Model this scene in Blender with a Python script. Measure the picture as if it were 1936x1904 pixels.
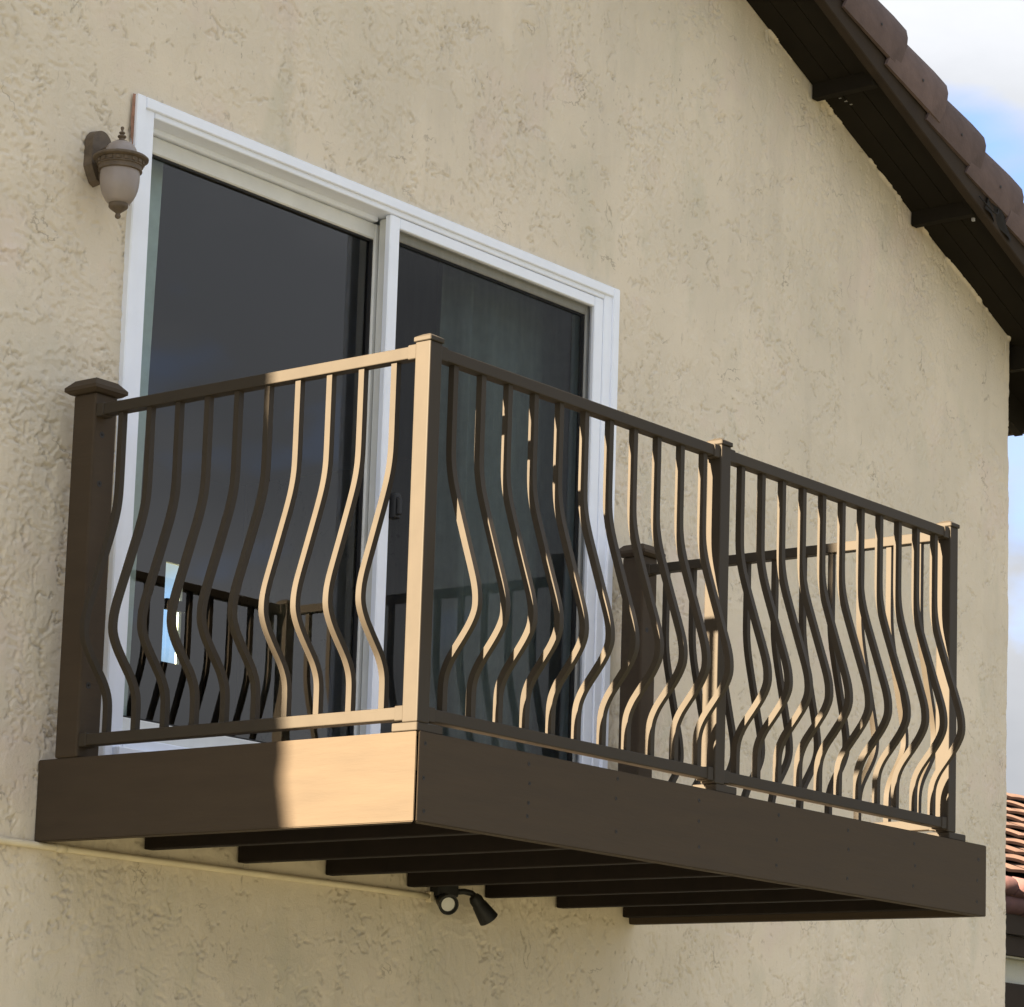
import bpy, bmesh, math, random
import numpy as np
from mathutils import Vector, Matrix

random.seed(7)
S = bpy.context.scene
C = S.collection
for o in list(bpy.data.objects):
    bpy.data.objects.remove(o)

# ------------------------------------------------------------------ camera
cam_d = bpy.data.cameras.new('camera'); cam = bpy.data.objects.new('camera', cam_d); C.objects.link(cam)
_rt = Vector((0.643608, -0.764433, 0.037553)); _up = Vector((-0.144142, -0.072879, 0.98687)); _f = Vector((0.751659, 0.64057, 0.157092))
cam.matrix_world = Matrix(((_rt.x, _up.x, -_f.x, -5.891906), (_rt.y, _up.y, -_f.y, -6.331166), (_rt.z, _up.z, -_f.z, -1.071363), (0, 0, 0, 1)))
cam_d.sensor_width = 36; cam_d.sensor_fit = 'HORIZONTAL'
cam_d.lens = 36 * 5694.166 / 1936
cam_d.shift_x = 233.294 / 1936; cam_d.shift_y = 318.481 / 1936
cam_d.clip_start = 0.1; cam_d.clip_end = 2000
S.camera = cam

# ------------------------------------------------------------------ sky, sun, exposure
SUN_TO = Vector((-1.0, 0.085, 0.389)).normalized()          # towards the sun
EXPOSURE = 3.3
W = bpy.data.worlds.new('World'); S.world = W; W.use_nodes = True
nt = W.node_tree; nt.nodes.clear()
def wn(t, **k):
    n = nt.nodes.new(t)
    for a, b in k.items(): setattr(n, a, b)
    return n
sky = wn('ShaderNodeTexSky', sky_type='NISHITA', sun_disc=False)
sky.sun_elevation = math.asin(SUN_TO.z); sky.sun_rotation = math.atan2(SUN_TO.x, SUN_TO.y)
sky.air_density = 0.4; sky.dust_density = 0.1; sky.ozone_density = 2.0
tc = wn('ShaderNodeTexCoord')
mp = wn('ShaderNodeMapping'); mp.inputs['Scale'].default_value = (1, 1, 1.9); mp.inputs['Location'].default_value = (9.7, 7.14, 6.92)
nz = wn('ShaderNodeTexNoise'); nz.inputs['Scale'].default_value = 4.2; nz.inputs['Detail'].default_value = 9; nz.inputs['Roughness'].default_value = 0.5
nz.inputs['Distortion'].default_value = 0.15
rp = wn('ShaderNodeValToRGB'); rp.color_ramp.elements[0].position = 0.35; rp.color_ramp.elements[1].position = 0.47
nz2 = wn('ShaderNodeTexNoise'); nz2.inputs['Scale'].default_value = 4.5; nz2.inputs['Detail'].default_value = 8
rp2 = wn('ShaderNodeValToRGB')
rp2.color_ramp.elements[0].position = 0.38; rp2.color_ramp.elements[0].color = (1.45, 1.51, 1.62, 1)
rp2.color_ramp.elements[1].position = 0.64; rp2.color_ramp.elements[1].color = (2.30, 2.34, 2.44, 1)
mx = wn('ShaderNodeMix', data_type='RGBA')
bg = wn('ShaderNodeBackground'); bg.inputs['Strength'].default_value = 0.05
wo = wn('ShaderNodeOutputWorld')
L_ = nt.links.new
L_(tc.outputs['Generated'], mp.inputs['Vector']); L_(mp.outputs['Vector'], nz.inputs['Vector']); L_(mp.outputs['Vector'], nz2.inputs['Vector'])
L_(nz.outputs['Fac'], rp.inputs['Fac']); L_(nz2.outputs['Fac'], rp2.inputs['Fac'])
L_(rp.outputs['Color'], mx.inputs['Factor']); L_(sky.outputs['Color'], mx.inputs['A'])
# overcast cloud is dimmer towards the horizon than overhead
sx = wn('ShaderNodeSeparateXYZ'); el = wn('ShaderNodeMath', operation='MULTIPLY_ADD'); el.inputs[1].default_value = 1.15; el.inputs[2].default_value = 0.50; el.use_clamp = False
cm = wn('ShaderNodeVectorMath', operation='SCALE')
L_(tc.outputs['Generated'], sx.inputs[0]); L_(sx.outputs['Z'], el.inputs[0]); L_(rp2.outputs['Color'], cm.inputs[0]); L_(el.outputs[0], cm.inputs['Scale'])
L_(cm.outputs[0], mx.inputs['B'])
L_(mx.outputs['Result'], bg.inputs['Color']); L_(bg.outputs['Background'], wo.inputs['Surface'])

sd = bpy.data.lights.new('sun', 'SUN'); sun = bpy.data.objects.new('sun', sd); C.objects.link(sun)
sd.energy = 5.0; sd.angle = math.radians(0.55); sd.color = (1.0, 0.83, 0.60)
sun.rotation_euler = (-SUN_TO).to_track_quat('-Z', 'Y').to_euler(); sun.location = (-20, 2, 12)
vs = S.view_settings
vs.view_transform = 'Standard'; vs.look = 'None'; vs.gamma = 1; vs.exposure = EXPOSURE; vs.use_curve_mapping = False
S.render.engine = 'CYCLES'

# ------------------------------------------------------------------ helpers
WM = {}
def place(o, parent=None, mat_world=None):
    C.objects.link(o)
    m = mat_world if mat_world is not None else Matrix.Identity(4)
    if parent is not None:
        o.parent = parent; o.matrix_parent_inverse = WM[parent.name].inverted()
    o.matrix_basis = m; WM[o.name] = m
    return o
def thing(name, label, cat, loc=(0, 0, 0), group=None):
    o = bpy.data.objects.new(name, None); o.empty_display_size = 0.1
    place(o, None, Matrix.Translation(loc)); o['label'] = label; o['category'] = cat
    if group: o['group'] = group
    return o
def mesh(name, verts, faces, m=None, smooth=False):
    me = bpy.data.meshes.new(name); me.from_pydata(verts, [], faces); me.update()
    if m: me.materials.append(m)
    if smooth: me.polygons.foreach_set('use_smooth', [True] * len(me.polygons))
    return me
def part(name, me, parent, mat_world=None, label=None):
    o = place(bpy.data.objects.new(name, me), parent, mat_world)
    if label: o['label'] = label
    return o
def boxbm(bm, x0, x1, y0, y1, z0, z1, bev=0.0, seg=1):
    r = bmesh.ops.create_cube(bm, size=1.0, matrix=Matrix.Translation(((x0 + x1) / 2, (y0 + y1) / 2, (z0 + z1) / 2)) @ Matrix.Diagonal((abs(x1 - x0), abs(y1 - y0), abs(z1 - z0), 1)))
    if bev > 0:
        es = set(e for v in r['verts'] for e in v.link_edges)
        bmesh.ops.bevel(bm, geom=list(es), offset=bev, segments=seg, affect='EDGES', profile=0.5)
def bm_mesh(bm, name, m=None, smooth=False):
    me = bpy.data.meshes.new(name); bmesh.ops.recalc_face_normals(bm, faces=bm.faces); bm.to_mesh(me); bm.free()
    if m: me.materials.append(m)
    if smooth: me.polygons.foreach_set('use_smooth', [True] * len(me.polygons))
    return me
def box(name, dims, m, bev=0.002, seg=1):
    bm = bmesh.new(); boxbm(bm, *dims, bev=bev, seg=seg); return bm_mesh(bm, name, m)
def boxes(name, lst, m, bev=0.002):
    bm = bmesh.new()
    for d in lst: boxbm(bm, *d, bev=bev)
    return bm_mesh(bm, name, m)
def lathe(name, prof, m, n=28, centre=(0, 0), cap=True):
    v = []; f = []
    for r, z in prof:
        for i in range(n):
            a = 2 * math.pi * i / n; v.append((centre[0] + r * math.cos(a), centre[1] + r * math.sin(a), z))
    for j in range(len(prof) - 1):
        for i in range(n):
            k = (i + 1) % n; f.append((j * n + i, j * n + k, (j + 1) * n + k, (j + 1) * n + i))
    if cap:
        f.append(tuple(range(n - 1, -1, -1))); f.append(tuple((len(prof) - 1) * n + i for i in range(n)))
    me = mesh(name, v, f, m)
    bm = bmesh.new(); bm.from_mesh(me); bmesh.ops.recalc_face_normals(bm, faces=bm.faces); bm.to_mesh(me); bm.free()
    me.polygons.foreach_set('use_smooth', [True] * len(me.polygons))
    try: me.set_sharp_from_angle(angle=math.radians(40))
    except Exception: pass
    return me
def tube(name, pts, r, m, n=10):
    pts = [Vector(p) for p in pts]; v = []; f = []
    up = Vector((0, 0, 1))
    for i, p in enumerate(pts):
        t = (pts[min(i + 1, len(pts) - 1)] - pts[max(i - 1, 0)]).normalized()
        a = t.cross(up); a = a.normalized() if a.length > 1e-3 else Vector((1, 0, 0)); b = a.cross(t)
        rr = r[i] if isinstance(r, (list, tuple)) else r
        for k in range(n):
            an = 2 * math.pi * k / n; v.append(tuple(p + a * rr * math.cos(an) + b * rr * math.sin(an)))
    for i in range(len(pts) - 1):
        for k in range(n):
            f.append((i * n + k, i * n + (k + 1) % n, (i + 1) * n + (k + 1) % n, (i + 1) * n + k))
    f.append(tuple(range(n - 1, -1, -1))); f.append(tuple((len(pts) - 1) * n + k for k in range(n)))
    return mesh(name, v, f, m, True)

# ------------------------------------------------------------------ materials
def srgb(r, g, b):
    return tuple(((c / 255) / 12.92 if c / 255 <= 0.04045 else ((c / 255 + 0.055) / 1.055) ** 2.4) for c in (r, g, b))
def mat(name, base, rough=0.6, spec=0.4, var=0.0, vscale=6.0, stretch=(1, 1, 1), bump=0.0, bscale=60.0, bdist=0.002, rnd=0.0, base2=None, metallic=0.0, coat=0.0):
    m = bpy.data.materials.new(name); m.use_nodes = True
    t = m.node_tree; b = t.nodes['Principled BSDF']; ln = t.links.new
    b.inputs['Roughness'].default_value = rough; b.inputs['Specular IOR Level'].default_value = spec; b.inputs['Metallic'].default_value = metallic
    b.inputs['Base Color'].default_value = (*base, 1)
    geo = t.nodes.new('ShaderNodeTexCoord'); mp = t.nodes.new('ShaderNodeMapping'); mp.inputs['Scale'].default_value = stretch
    ln(geo.outputs['Object'], mp.inputs['Vector'])
    if var > 0 or rnd > 0:
        n = t.nodes.new('ShaderNodeTexNoise'); n.inputs['Scale'].default_value = vscale; n.inputs['Detail'].default_value = 6; n.inputs['Roughness'].default_value = 0.6
        ln(mp.outputs['Vector'], n.inputs['Vector'])
        r = t.nodes.new('ShaderNodeValToRGB'); r.color_ramp.elements[0].position = 0.3; r.color_ramp.elements[1].position = 0.7
        b2 = base2 or tuple(min(1, c * (1 + var)) for c in base); b1 = tuple(c * (1 - var) for c in base) if base2 is None else base
        r.color_ramp.elements[0].color = (*b1, 1); r.color_ramp.elements[1].color = (*b2, 1)
        ln(n.outputs['Fac'], r.inputs['Fac']); out = r.outputs['Color']
        if rnd > 0:
            oi = t.nodes.new('ShaderNodeObjectInfo'); mr = t.nodes.new('ShaderNodeMapRange')
            mr.inputs['To Min'].default_value = 1 - rnd; mr.inputs['To Max'].default_value = 1 + rnd
            ln(oi.outputs['Random'], mr.inputs['Value'])
            hs = t.nodes.new('ShaderNodeHueSaturation'); ln(mr.outputs['Result'], hs.inputs['Value']); ln(out, hs.inputs['Color']); out = hs.outputs['Color']
        ln(out, b.inputs['Base Color'])
        rr = t.nodes.new('ShaderNodeMapRange'); rr.inputs['To Min'].default_value = max(0, rough - 0.1); rr.inputs['To Max'].default_value = min(1, rough + 0.12)
        ln(n.outputs['Fac'], rr.inputs['Value']); ln(rr.outputs['Result'], b.inputs['Roughness'])
    if bump > 0:
        n2 = t.nodes.new('ShaderNodeTexNoise'); n2.inputs['Scale'].default_value = bscale; n2.inputs['Detail'].default_value = 5
        ln(mp.outputs['Vector'], n2.inputs['Vector'])
        bp = t.nodes.new('ShaderNodeBump'); bp.inputs['Strength'].default_value = bump; bp.inputs['Distance'].default_value = bdist
        ln(n2.outputs['Fac'], bp.inputs['Height']); ln(bp.outputs['Normal'], b.inputs['Normal'])
    return m

def stucco_mat(name, cols, bumpd=0.0026):
    m = bpy.data.materials.new(name); m.use_nodes = True
    t = m.node_tree; b = t.nodes['Principled BSDF']; ln = t.links.new
    b.inputs['Roughness'].default_value = 0.92; b.inputs['Specular IOR Level'].default_value = 0.15
    tcn = t.nodes.new('ShaderNodeTexCoord')
    def noise(scale, det=5, rough=0.6, st=(1, 1, 1), loc=(0, 0, 0)):
        mpn = t.nodes.new('ShaderNodeMapping'); mpn.inputs['Scale'].default_value = st; mpn.inputs['Location'].default_value = loc
        n = t.nodes.new('ShaderNodeTexNoise'); n.inputs['Scale'].default_value = scale; n.inputs['Detail'].default_value = det; n.inputs['Roughness'].default_value = rough
        ln(tcn.outputs['Object'], mpn.inputs['Vector']); ln(mpn.outputs['Vector'], n.inputs['Vector']); return n.outputs['Fac']
    def ramp(f, p0, p1, c0=(0, 0, 0), c1=(1, 1, 1)):
        r = t.nodes.new('ShaderNodeValToRGB'); r.color_ramp.elements[0].position = p0; r.color_ramp.elements[1].position = p1
        r.color_ramp.elements[0].color = (*c0, 1); r.color_ramp.elements[1].color = (*c1, 1); ln(f, r.inputs['Fac']); return r.outputs['Color']
    def mix(f, a, bb):
        x = t.nodes.new('ShaderNodeMix'); x.data_type = 'RGBA'
        ln(f, x.inputs['Factor'])
        for s, v in (('A', a), ('B', bb)):
            if isinstance(v, tuple): x.inputs[s].default_value = (*v, 1)
            else: ln(v, x.inputs[s])
        return x.outputs['Result']
    c = mix(ramp(noise(1.3, 4), 0.38, 0.62), cols[0], cols[1])
    c = mix(ramp(noise(2.6, 5, loc=(3, 1, 7)), 0.55, 0.75), c, cols[2])
    c = mix(ramp(noise(3.1, 5, st=(1.6, 1.6, 0.7), loc=(9, 4, 2)), 0.56, 0.74), c, cols[3])
    c = mix(ramp(noise(14, 6, 0.7, st=(1, 1, 0.5)), 0.60, 0.78), c, cols[4])
    c = mix(ramp(noise(5.0, 4, 0.55, st=(1, 1, 0.10), loc=(2, 2, 2)), 0.54, 0.80, (0, 0, 0), (0.55, 0.55, 0.55)), c, cols[4])
    clus = ramp(noise(3.4, 4, loc=(5, 2, 8)), 0.46, 0.62)
    sp = ramp(noise(46, 3, 0.55, st=(1, 1, 0.62), loc=(1, 7, 3)), 0.64, 0.70, (0, 0, 0), (0.55, 0.55, 0.55))
    mulc = t.nodes.new('ShaderNodeMix'); mulc.data_type = 'RGBA'; mulc.blend_type = 'MULTIPLY'; mulc.inputs['Factor'].default_value = 1.0
    ln(clus, mulc.inputs['A']); ln(sp, mulc.inputs['B'])
    c = mix(mulc.outputs['Result'], c, cols[5])
    # dark shade of hairline crevices, put into the base colour
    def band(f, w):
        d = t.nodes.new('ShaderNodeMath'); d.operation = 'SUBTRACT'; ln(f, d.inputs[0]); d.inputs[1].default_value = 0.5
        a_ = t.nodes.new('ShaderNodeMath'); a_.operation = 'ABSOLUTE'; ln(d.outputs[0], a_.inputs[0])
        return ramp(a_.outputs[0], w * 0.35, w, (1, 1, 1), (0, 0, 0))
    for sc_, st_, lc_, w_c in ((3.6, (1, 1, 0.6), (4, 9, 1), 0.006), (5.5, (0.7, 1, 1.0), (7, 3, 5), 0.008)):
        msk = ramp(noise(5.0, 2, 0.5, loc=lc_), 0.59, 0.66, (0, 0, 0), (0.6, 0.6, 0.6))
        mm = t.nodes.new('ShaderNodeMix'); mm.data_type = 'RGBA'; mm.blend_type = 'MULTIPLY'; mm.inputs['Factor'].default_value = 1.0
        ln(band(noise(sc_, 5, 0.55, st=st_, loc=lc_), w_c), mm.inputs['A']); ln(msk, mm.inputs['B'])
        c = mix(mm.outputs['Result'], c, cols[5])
    ln(c, b.inputs['Base Color'])
    h1 = noise(120, 6, 0.65); h2 = noise(300, 3)
    add = t.nodes.new('ShaderNodeMath'); add.operation = 'MULTIPLY_ADD'; ln(h2, add.inputs[0]); add.inputs[1].default_value = 0.35; ln(h1, add.inputs[2])
    bp = t.nodes.new('ShaderNodeBump'); bp.inputs['Strength'].default_value = 0.8; bp.inputs['Distance'].default_value = bumpd
    ln(add.outputs[0], bp.inputs['Height']); ln(bp.outputs['Normal'], b.inputs['Normal'])
    return m

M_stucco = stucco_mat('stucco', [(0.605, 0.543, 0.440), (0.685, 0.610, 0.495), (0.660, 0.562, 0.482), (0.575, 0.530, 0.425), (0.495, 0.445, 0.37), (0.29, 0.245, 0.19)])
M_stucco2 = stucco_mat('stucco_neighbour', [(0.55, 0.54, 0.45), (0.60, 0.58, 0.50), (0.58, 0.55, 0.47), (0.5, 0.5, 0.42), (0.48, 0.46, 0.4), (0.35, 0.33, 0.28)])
M_brown = mat('brown_wood_paint', (0.057, 0.042, 0.028), 0.7, 0.16, var=0.09, vscale=3.5, stretch=(1, 1, 7), bump=0.3, bscale=14, bdist=0.002)
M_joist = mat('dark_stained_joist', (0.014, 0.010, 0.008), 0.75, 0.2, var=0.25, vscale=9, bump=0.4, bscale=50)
M_metal = mat('bronze_powder_coat', (0.042, 0.034, 0.025), 0.58, 0.18, rnd=0.07, var=0.08, vscale=12, bump=0.08, bscale=300, bdist=0.0005)
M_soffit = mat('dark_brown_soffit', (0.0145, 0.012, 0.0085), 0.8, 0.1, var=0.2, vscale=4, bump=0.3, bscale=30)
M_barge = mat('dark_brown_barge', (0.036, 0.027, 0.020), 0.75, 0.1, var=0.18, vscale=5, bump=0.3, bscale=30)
M_tile = mat('terracotta_tile', (0.108, 0.077, 0.070), 0.85, 0.25, var=0.28, vscale=7, bump=0.5, bscale=45, bdist=0.004, rnd=0.18)
M_tile2 = mat('bright_terracotta_tile', (0.150, 0.086, 0.060), 0.8, 0.25, var=0.25, vscale=7, bump=0.4, bscale=45, bdist=0.004, rnd=0.15)
M_white = mat('white_vinyl', (0.79, 0.84, 0.94), 0.42, 0.45, var=0.03, vscale=8)
M_white2 = mat('aged_white_sash', (0.66, 0.67, 0.65), 0.5, 0.4, var=0.06, vscale=10)
M_gasket = mat('black_gasket', (0.015, 0.015, 0.016), 0.6)
M_black = mat('black_plastic', (0.008, 0.008, 0.008), 0.5, 0.4)
M_lens = mat('frosted_lens', (0.62, 0.62, 0.60), 0.35)
M_conduit = mat('painted_conduit', (0.70, 0.62, 0.46), 0.6, 0.3, var=0.08, vscale=9)
M_lamp = mat('weathered_lantern_metal', (0.108, 0.082, 0.058), 0.65, 0.35, var=0.3, vscale=30, bump=0.3, bscale=120, bdist=0.001)
M_globe = mat('alabaster_glass', (0.265, 0.23, 0.215), 0.35, 0.45, var=0.12, vscale=9)
M_curtain = mat('grey_green_curtain', (0.66, 0.74, 0.72), 0.9, 0.1, var=0.08, vscale=20)
M_drape = mat('dark_teal_drape', (0.44, 0.50, 0.49), 0.9, 0.1, var=0.10, vscale=20)
M_room = mat('interior_paint', (0.16, 0.16, 0.17), 0.9, 0.1)
M_plank = mat('deck_plank', (0.30, 0.24, 0.18), 0.7, 0.3, var=0.2, vscale=4, stretch=(0.2, 3, 3))
M_screw = mat('screw_head', (0.02, 0.017, 0.014), 0.6)
M_rust = mat('rusty_caulk', (0.30, 0.17, 0.12), 0.9, 0.1, var=0.4, vscale=25)
M_film = mat('plastic_scrap', (0.024, 0.022, 0.020), 0.8, 0.08)
M_spot = mat('vent_light_tone', (0.34, 0.34, 0.34), 0.6)  # pale tone standing in for light in the vent slots

def glass_mat():
    m = bpy.data.materials.new('window_glass'); m.use_nodes = True; t = m.node_tree; t.nodes.clear()
    o = t.nodes.new('ShaderNodeOutputMaterial'); tr = t.nodes.new('ShaderNodeBsdfTransparent'); gl = t.nodes.new('ShaderNodeBsdfGlossy')
    gl.inputs['Roughness'].default_value = 0.0; gl.inputs['Color'].default_value = (1, 1, 1, 1)
    tr.inputs['Color'].default_value = (0.80, 0.87, 0.86, 1)
    fr = t.nodes.new('ShaderNodeFresnel'); fr.inputs['IOR'].default_value = 1.52
    mu = t.nodes.new('ShaderNodeMath'); mu.operation = 'MULTIPLY'; mu.inputs[1].default_value = 1.6
    mxs = t.nodes.new('ShaderNodeMixShader')
    t.links.new(fr.outputs[0], mu.inputs[0]); t.links.new(mu.outputs[0], mxs.inputs[0]); t.links.new(tr.outputs[0], mxs.inputs[1]); t.links.new(gl.outputs[0], mxs.inputs[2])
    t.links.new(mxs.outputs[0], o.inputs['Surface']); return m
M_glass = glass_mat()
M_mint = glass_mat(); M_mint.name = 'green_tinted_glass'
for n_ in M_mint.node_tree.nodes:
    if n_.type == 'BSDF_TRANSPARENT': n_.inputs['Color'].default_value = (0.90, 1.0, 0.96, 1)
def screen_mat():
    m = bpy.data.materials.new('insect_screen'); m.use_nodes = True; t = m.node_tree; t.nodes.clear()
    o = t.nodes.new('ShaderNodeOutputMaterial'); tr = t.nodes.new('ShaderNodeBsdfTransparent'); d = t.nodes.new('ShaderNodeBsdfDiffuse')
    d.inputs['Color'].default_value = (0.022, 0.023, 0.024, 1)
    n = t.nodes.new('ShaderNodeTexNoise'); n.inputs['Scale'].default_value = 9; tcn = t.nodes.new('ShaderNodeTexCoord'); mpn = t.nodes.new('ShaderNodeMapping'); mpn.inputs['Scale'].default_value = (5, 1, 0.6)
    mr = t.nodes.new('ShaderNodeMapRange'); mr.inputs['To Min'].default_value = 0.32; mr.inputs['To Max'].default_value = 0.46
    t.links.new(tcn.outputs['Object'], mpn.inputs[0]); t.links.new(mpn.outputs[0], n.inputs['Vector']); t.links.new(n.outputs['Fac'], mr.inputs['Value'])
    mxs = t.nodes.new('ShaderNodeMixShader'); t.links.new(mr.outputs[0], mxs.inputs[0])
    t.links.new(tr.outputs[0], mxs.inputs[1]); t.links.new(d.outputs[0], mxs.inputs[2]); t.links.new(mxs.outputs[0], o.inputs['Surface']); return m
M_screen = screen_mat()

# ------------------------------------------------------------------ ground
GZ = -2.75
def ground_mat():
    m = mat('lawn_and_soil', (0.085, 0.088, 0.062), 0.95, 0.1, var=0.3, vscale=0.6, base2=(0.125, 0.12, 0.09), bump=0.5, bscale=20, bdist=0.02)
    return m
g = place(bpy.data.objects.new('ground', mesh('ground', [(-600, -600, GZ), (600, -600, GZ), (600, 600, GZ), (-600, 600, GZ)], [(0, 1, 2, 3)], ground_mat())))
g['kind'] = 'structure'

# ------------------------------------------------------------------ dimensions
D, L, HF = 1.4195, 2.9526, 0.235          # deck depth, deck width, fascia height (deck top z = 0)
XC = 5.692                                # right corner of the house
PITCH = 0.41
XR = -0.63                                # ridge
def zs(x): return 4.918 - PITCH * abs(x - XR) - PITCH * XR      # underside of the sheathing
EAVE = 6.22; EAVE_L = 2 * XR - EAVE; XL = 2 * XR - XC
BACK = 4.6

house = thing('stucco_house', 'cream stucco house with brown eaves and a tiled gable roof', 'house', (0, 0, GZ))

# ---- stucco wall with real trowel relief
rng = np.random.default_rng(3)
def vnoise(x, y, seed):
    r = np.random.default_rng(seed); n = 256; T = r.random((n, n))
    xi = np.floor(x).astype(int); yi = np.floor(y).astype(int); fx = x - xi; fy = y - yi
    fx = fx * fx * fx * (fx * (fx * 6 - 15) + 10); fy = fy * fy * fy * (fy * (fy * 6 - 15) + 10)
    a = T[xi % n, yi % n]; b = T[(xi + 1) % n, yi % n]; c = T[xi % n, (yi + 1) % n]; d = T[(xi + 1) % n, (yi + 1) % n]
    return (a * (1 - fx) + b * fx) * (1 - fy) + (c * (1 - fx) + d * fx) * fy
def fbm(x, y, seed, octv=4, gain=0.5):
    s = 0; a = 1; t = 0
    for i in range(octv):
        s = s + a * vnoise(x * 2 ** i + 17.3 * i, y * 2 ** i + 5.1 * i, seed + i); t += a; a *= gain
    return s / t
def sstep(a, b, v):
    t = np.clip((v - a) / (b - a), 0, 1); return t * t * (3 - 2 * t)
def relief(u, z):
    n9a = fbm(u * 9, z * 9, 50, 4) - 0.5; n9b = fbm(u * 9, z * 9, 60, 4) - 0.5
    wx = u + 0.07 * n9a; wz = z + 0.07 * n9b
    h = 0.012 * (fbm(u * 1.3, z * 1.3, 1, 3) - 0.5) + 0.006 * (fbm(u * 5, z * 4, 8, 3) - 0.5)
    zone = sstep(0.38, 0.60, fbm(u * 1.5, z * 1.1, 11, 3)); fade = np.clip(0.95 - 0.06 * u, 0.6, 0.95); rough = (0.3 + 0.7 * zone) * fade
    big = fbm(u * 2.0, z * 2.0, 15, 3) - 0.5; fine = fbm(u * 26, z * 26, 19, 3, 0.6) - 0.5
    # plaster laps: feathered above, a sharp lip below
    pa = z * 7.5 + 0.25 * u + 5.0 * big + 0.55 * fine + 1.2 * n9a; sa = pa - np.floor(pa)
    ma = sstep(0.53, 0.60, fbm(u * 3.4, z * 6.5, 23, 4, 0.55)) * np.clip(1.1 - 0.16 * u, 0.35, 1)
    h += 0.0046 * ma * rough * (1 - sa) ** 4
    pb = u * 6.5 + 0.9 * z + 5.0 * big + 0.5 * fine + 1.2 * n9b; sb = pb - np.floor(pb)
    mb = sstep(0.54, 0.62, fbm(u * 6.5, z * 3.0, 33, 4, 0.55)) * np.clip(0.35 + 0.3 * u, 0.3, 1)
    h += 0.0042 * mb * rough * (1 - sb) ** 4
    # smooth trowelled islands
    h += (0.0008 + 0.0014 * rough) * sstep(0.480, 0.515, fbm(wx * 6.5, wz * 4.2, 21, 5, 0.55))
    # clusters of small dents, lying flat on the left and upright further along
    cl = sstep(0.44, 0.62, fbm(u * 3.4, z * 2.9, 45, 5, 0.6)) * fade
    da = sstep(0.60, 0.70, fbm(wx * 42, wz * 96, 41, 2, 0.5)); db = sstep(0.60, 0.70, fbm(wx * 96, wz * 44, 43, 2, 0.5))
    k = np.clip(0.15 + 0.45 * u + 0.8 * big, 0, 1)
    h -= 0.0046 * cl * (da * (1 - k) + db * k)
    # sandy grain, a little everywhere
    h += 0.0011 * (0.5 + cl) * (vnoise(u * 150, z * 150, 57) - 0.5)
    # short hairline crevices
    for sd_, ax, az_ in ((111, 5.0, 6.5), (131, 7.5, 4.5), (151, 6.0, 6.0)):
        cr = np.abs(fbm(wx * ax, wz * az_, sd_, 5, 0.6) - 0.5)
        h -= 0.0068 * (1 - sstep(0.002, 0.014, cr)) * sstep(0.56, 0.64, fbm(u * 7.5, z * 7.5, sd_ + 7, 3)) * (0.45 + 0.55 * fade)
    return h
STEP = 0.0052
r_c = 0.02; u0 = XC - r_c; arc = r_c * math.pi / 2
def wall_grid(u_lo, u_hi, z_lo, z_hi, step, inner):
    us = np.arange(u_lo, u_hi, step); zz = np.arange(z_lo, z_hi, step)
    U, Zg = np.meshgrid(us, zz, indexing='ij')
    H = relief(U, Zg)
    th = np.clip((U - u0) / r_c, 0, math.pi / 2)
    PX = np.where(U < u0, U, u0 + r_c * np.sin(th)); PY = r_c - r_c * np.cos(th) + np.clip(U - u0 - arc, 0, None)
    H = H + np.where(U > u0 - 0.03, 0.006 * (fbm(U * 0 + 3.3, Zg * 11, 77, 4) - 0.5), 0)
    dtop = 4.918 - PITCH * np.minimum(np.abs(U - XR) + XR, XC) - Zg
    H = H + 0.010 * (1 - sstep(0.003, 0.022, dtop)) * sstep(0.47, 0.54, fbm(U * 5, Zg * 5, 101, 5, 0.62))
    NX = np.sin(th); NY = -np.cos(th)
    PX = PX + NX * H; PY = PY + NY * H
    V = np.stack([PX, PY, Zg], -1).reshape(-1, 3)
    nzv = U.shape[1]
    cu = U[:-1, :-1] + step / 2; cz = Zg[:-1, :-1] + step / 2
    keep = (cz < (4.918 - PITCH * np.minimum(np.abs(cu - XR) + XR, XC) + 0.012)) & ~((cu > 0.255) & (cu < 2.722) & (cz > 0.03) & (cz < 2.056))
    zone_in = (cu > -0.75) & (cz > -1.2) & (cz < 2.65 + 0.36 * (cu + 0.32))
    if inner: keep &= zone_in
    else: keep &= ~((cu > -0.74) & (cz > -1.19) & (cz < 2.64 + 0.36 * (cu + 0.32)))
    I, J = np.nonzero(keep)
    q0 = I * nzv + J
    F = np.stack([q0, q0 + nzv, q0 + nzv + 1, q0 + 1], -1)
    used = np.zeros(len(V), bool); used[F.ravel()] = True
    remap = np.cumsum(used) - 1; V = V[used]; F = remap[F]
    me = bpy.data.meshes.new('front_wall')
    me.vertices.add(len(V)); me.vertices.foreach_set('co', V.astype(np.float32).ravel())
    me.loops.add(F.size); me.loops.foreach_set('vertex_index', F.astype(np.int32).ravel())
    me.polygons.add(len(F)); me.polygons.foreach_set('loop_start', np.arange(0, F.size, 4, dtype=np.int32)); me.polygons.foreach_set('loop_total', np.full(len(F), 4, np.int32))
    me.polygons.foreach_set('use_smooth', np.ones(len(F), bool)); me.update(calc_edges=True)
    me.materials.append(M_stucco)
    return part('front_wall', me, house)
wall_grid(-0.75, u0 + arc + 0.15, -1.2, 4.05, STEP, True)
wall_grid(-2.6, u0 + arc + 0.15, -2.0, 5.25, 0.012, False)

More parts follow.
